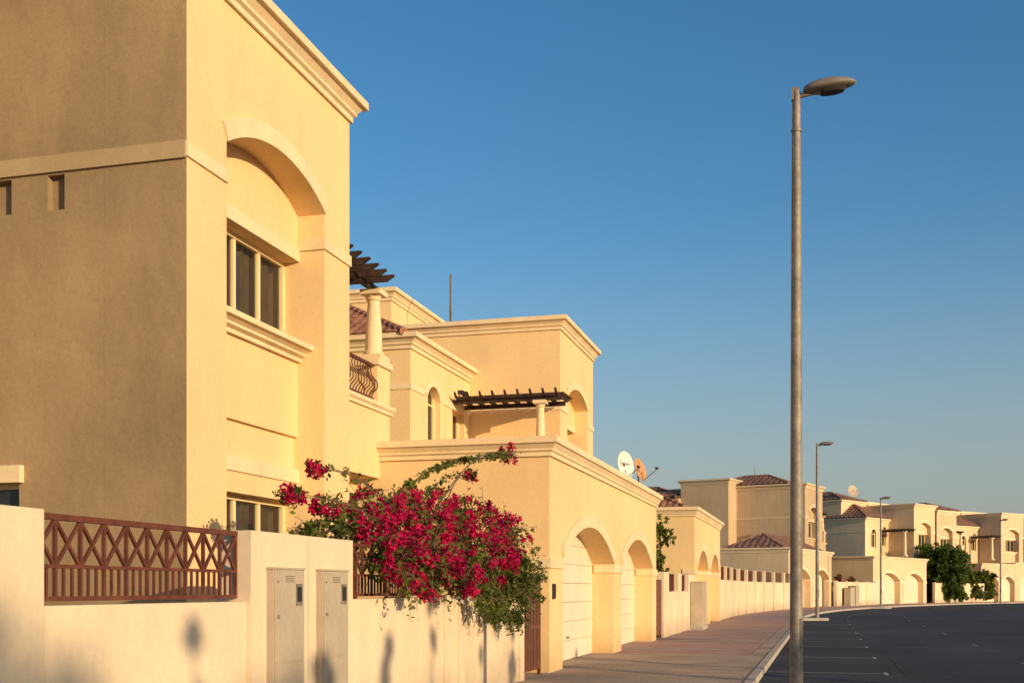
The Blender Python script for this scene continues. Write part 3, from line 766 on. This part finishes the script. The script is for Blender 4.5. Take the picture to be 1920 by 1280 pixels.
def tree(loc, h, cr, label, name='tree', n=26, leaf=.12, squash=.8, mat=m_leaf2, trunk=.12, low=.45, cat='tree', group=None, asp=.55, dens=1.0, flowers=None):
    x, y, z = loc; E = thing(name, loc, label, cat, group)
    t = M(); c = M(); top = Vector((x, y, z + h * .75))
    tube(t, bez(loc, (x + .15, y, z + h * .4), top, 6), trunk, trunk * .4, 8)
    fl = M()
    for i in range(n):
        a = random.uniform(0, 2 * pi); q = cr * sqrt(random.random()) * .8; hh = random.uniform(low, 1)
        p = Vector((x + q * cos(a), y + q * sin(a), z + h * hh - q * .25)); r = cr * random.uniform(.22, .4)
        tube(t, bez((x, y, z + h * low * .7), (x + q * .3 * cos(a), y + q * .3 * sin(a), z + h * hh * .8), p, 4), trunk * .35, .012, 4)
        for s_ in ball(p, r, int((12 + 12 * r) * dens), (1, 1, squash), .2): quads(c, ball(s_, r * .3, 14, shell=.1), leaf, .4, asp)
        if flowers: quads(fl, ball(p, r, 50, shell=.1), leaf * 1.2, .4)
    t.obj('trunk', m_bark, E, normals=False); c.obj('crown', mat, E, normals=False)
    if flowers: fl.obj('flowers', flowers, E, normals=False)
    return E
f = SF(a_(.484)); tree(tuple(f.T(-5.9, 0, 0)), 6.6, 3.0, 'broad bushy green tree behind the boundary wall', 'tree', 90, .26, 1.0, low=.18, asp=.3)
f = SF(a_(.527)); tree(tuple(f.T(-6.2, 0, 0)), 4.0, 2.1, 'dense green shrub hanging over the boundary wall', 'shrub', 30, .16, mat=m_leaf, cat='shrub', low=.2)
f = SF(a_(.550)); tree(tuple(f.T(-5.9, 0, 0)), 3.8, 2.1, 'yellow-green shrub hanging over the boundary wall', 'shrub', 28, .16, mat=m_leaf, cat='shrub', low=.2)
f = SF(a_(.315)); tree(tuple(f.T(-6.4, 0, 0)), 3.1, 1.3, 'red flowering bush behind the boundary wall', 'bougainvillea', 12, .12, mat=m_leaf, cat='flowering plant', flowers=m_bract)
tree((-6.15, 41.0, 0), 4.3, .95, 'small green tree behind the boundary wall', 'tree', 26, .07, 1.2, mat=m_leaf, trunk=.06, low=.4)
f = SF(a_(.70)); tree(tuple(f.T(-12, 0, 0)), 9.5, 4.0, 'large dark green tree past the last villa', 'tree', 34, .35, low=.3)
GT = 'slim young trees on the opposite pavement'
for x, y, h, r in ((15.2, -1.6, 6.2, .36), (15.6, .2, 5.8, .28), (15.0, 2.2, 6.2, .36), (15.6, 4.4, 5.7, .26), (15.3, 6.2, 5.8, .30), (15.3, 10.6, 6.4, .28), (15.4, 13.5, 6.1, .32), (15.2, -4.0, 6.1, .26)):
    tree((x, y, 0), h, r, 'slim young leafy tree on the opposite pavement', 'tree', 14, .09, 1.6, low=.35, trunk=.06, group=GT)
GB = 'large airy trees added out of view for soft wall shade'
for x, y, h, r in ((47, -38, 16.4, 4.0), (49, -33.5, 15.6, 3.8), (46, -28.5, 14.2, 3.4), (48, -25, 13.4, 3.2), (47, -21.5, 13.2, 3.0), (50, -18.5, 12.8, 3.0)):
    tree((x, y, 0), h, r, 'large airy leafy tree added out of view to shade the wall', 'tree', 30, .22, .8, low=.3, trunk=.18, group=GB, dens=.55)  # unseen trees, added to throw soft shade on the near boundary wall

# ------------------------------------------------------------------ small details
m = M(); m.box(-5.2, -5.15, 21.95, 22.1, 1.45, 1.75); o = m.obj('intercom', m_dark, None, (-5.2, 22, 1.6)); tag(o, 'small dark intercom box on the garage wall', 'intercom')

# ------------------------------------------------------------------ light, sky, camera
EL, AZ = 11.0, 32.0
tosun = Vector((cos(radians(AZ)) * cos(radians(EL)), -sin(radians(AZ)) * cos(radians(EL)), sin(radians(EL))))
sd = bpy.data.lights.new('sun', 'SUN'); sd.energy = 4.9; sd.angle = radians(.5); sd.color = (1, .755, .45)
so = bpy.data.objects.new('sun', sd); COL.objects.link(so); so.rotation_euler = tosun.to_track_quat('Z', 'Y').to_euler(); so.location = (30, -10, 20)
w = bpy.data.worlds.new('World'); scene.world = w; w.use_nodes = True
nt = w.node_tree; bg = nt.nodes['Background']; sk = nt.nodes.new('ShaderNodeTexSky'); sk.sky_type = 'NISHITA'; sk.sun_disc = False
sk.sun_elevation = radians(EL); sk.sun_rotation = radians(90 + AZ); sk.air_density = 1.0; sk.dust_density = 1.5; sk.ozone_density = 2.2
hs = nt.nodes.new('ShaderNodeHueSaturation'); hs.inputs['Saturation'].default_value = 1.3; hs.inputs['Value'].default_value = 1.5; hs.inputs['Hue'].default_value = .500
nt.links.new(sk.outputs[0], hs.inputs['Color'])
tc = nt.nodes.new('ShaderNodeTexCoord'); sp = nt.nodes.new('ShaderNodeSeparateXYZ'); nt.links.new(tc.outputs['Generated'], sp.inputs[0])
mr = nt.nodes.new('ShaderNodeMapRange'); mr.interpolation_type = 'SMOOTHSTEP'
mr.inputs['From Min'].default_value = -.03; mr.inputs['From Max'].default_value = .32; mr.inputs['To Min'].default_value = .85; mr.inputs['To Max'].default_value = 0
nt.links.new(sp.outputs['Z'], mr.inputs['Value'])
mx = nt.nodes.new('ShaderNodeMix'); mx.data_type = 'RGBA'; nt.links.new(mr.outputs['Result'], mx.inputs[0])
nt.links.new(hs.outputs[0], mx.inputs[6]); mx.inputs[7].default_value = (3.2, 3.25, 3.15, 1)
nt.links.new(mx.outputs[2], bg.inputs[0]); bg.inputs[1].default_value = .11
cd = bpy.data.cameras.new('camera'); cam = bpy.data.objects.new('camera', cd); COL.objects.link(cam); scene.camera = cam
cd.lens = 40; cd.sensor_width = 36; cd.shift_y = 463 / 1920; cd.clip_end = 5000
cam.location = (0, 0, 1.65); cam.rotation_euler = (radians(90), 0, radians(15.34))
scene.view_settings.view_transform = 'Standard'; scene.view_settings.look = 'None'; scene.view_settings.exposure = 0
for o in bpy.data.objects:
    if '_b' in o: del o['_b']
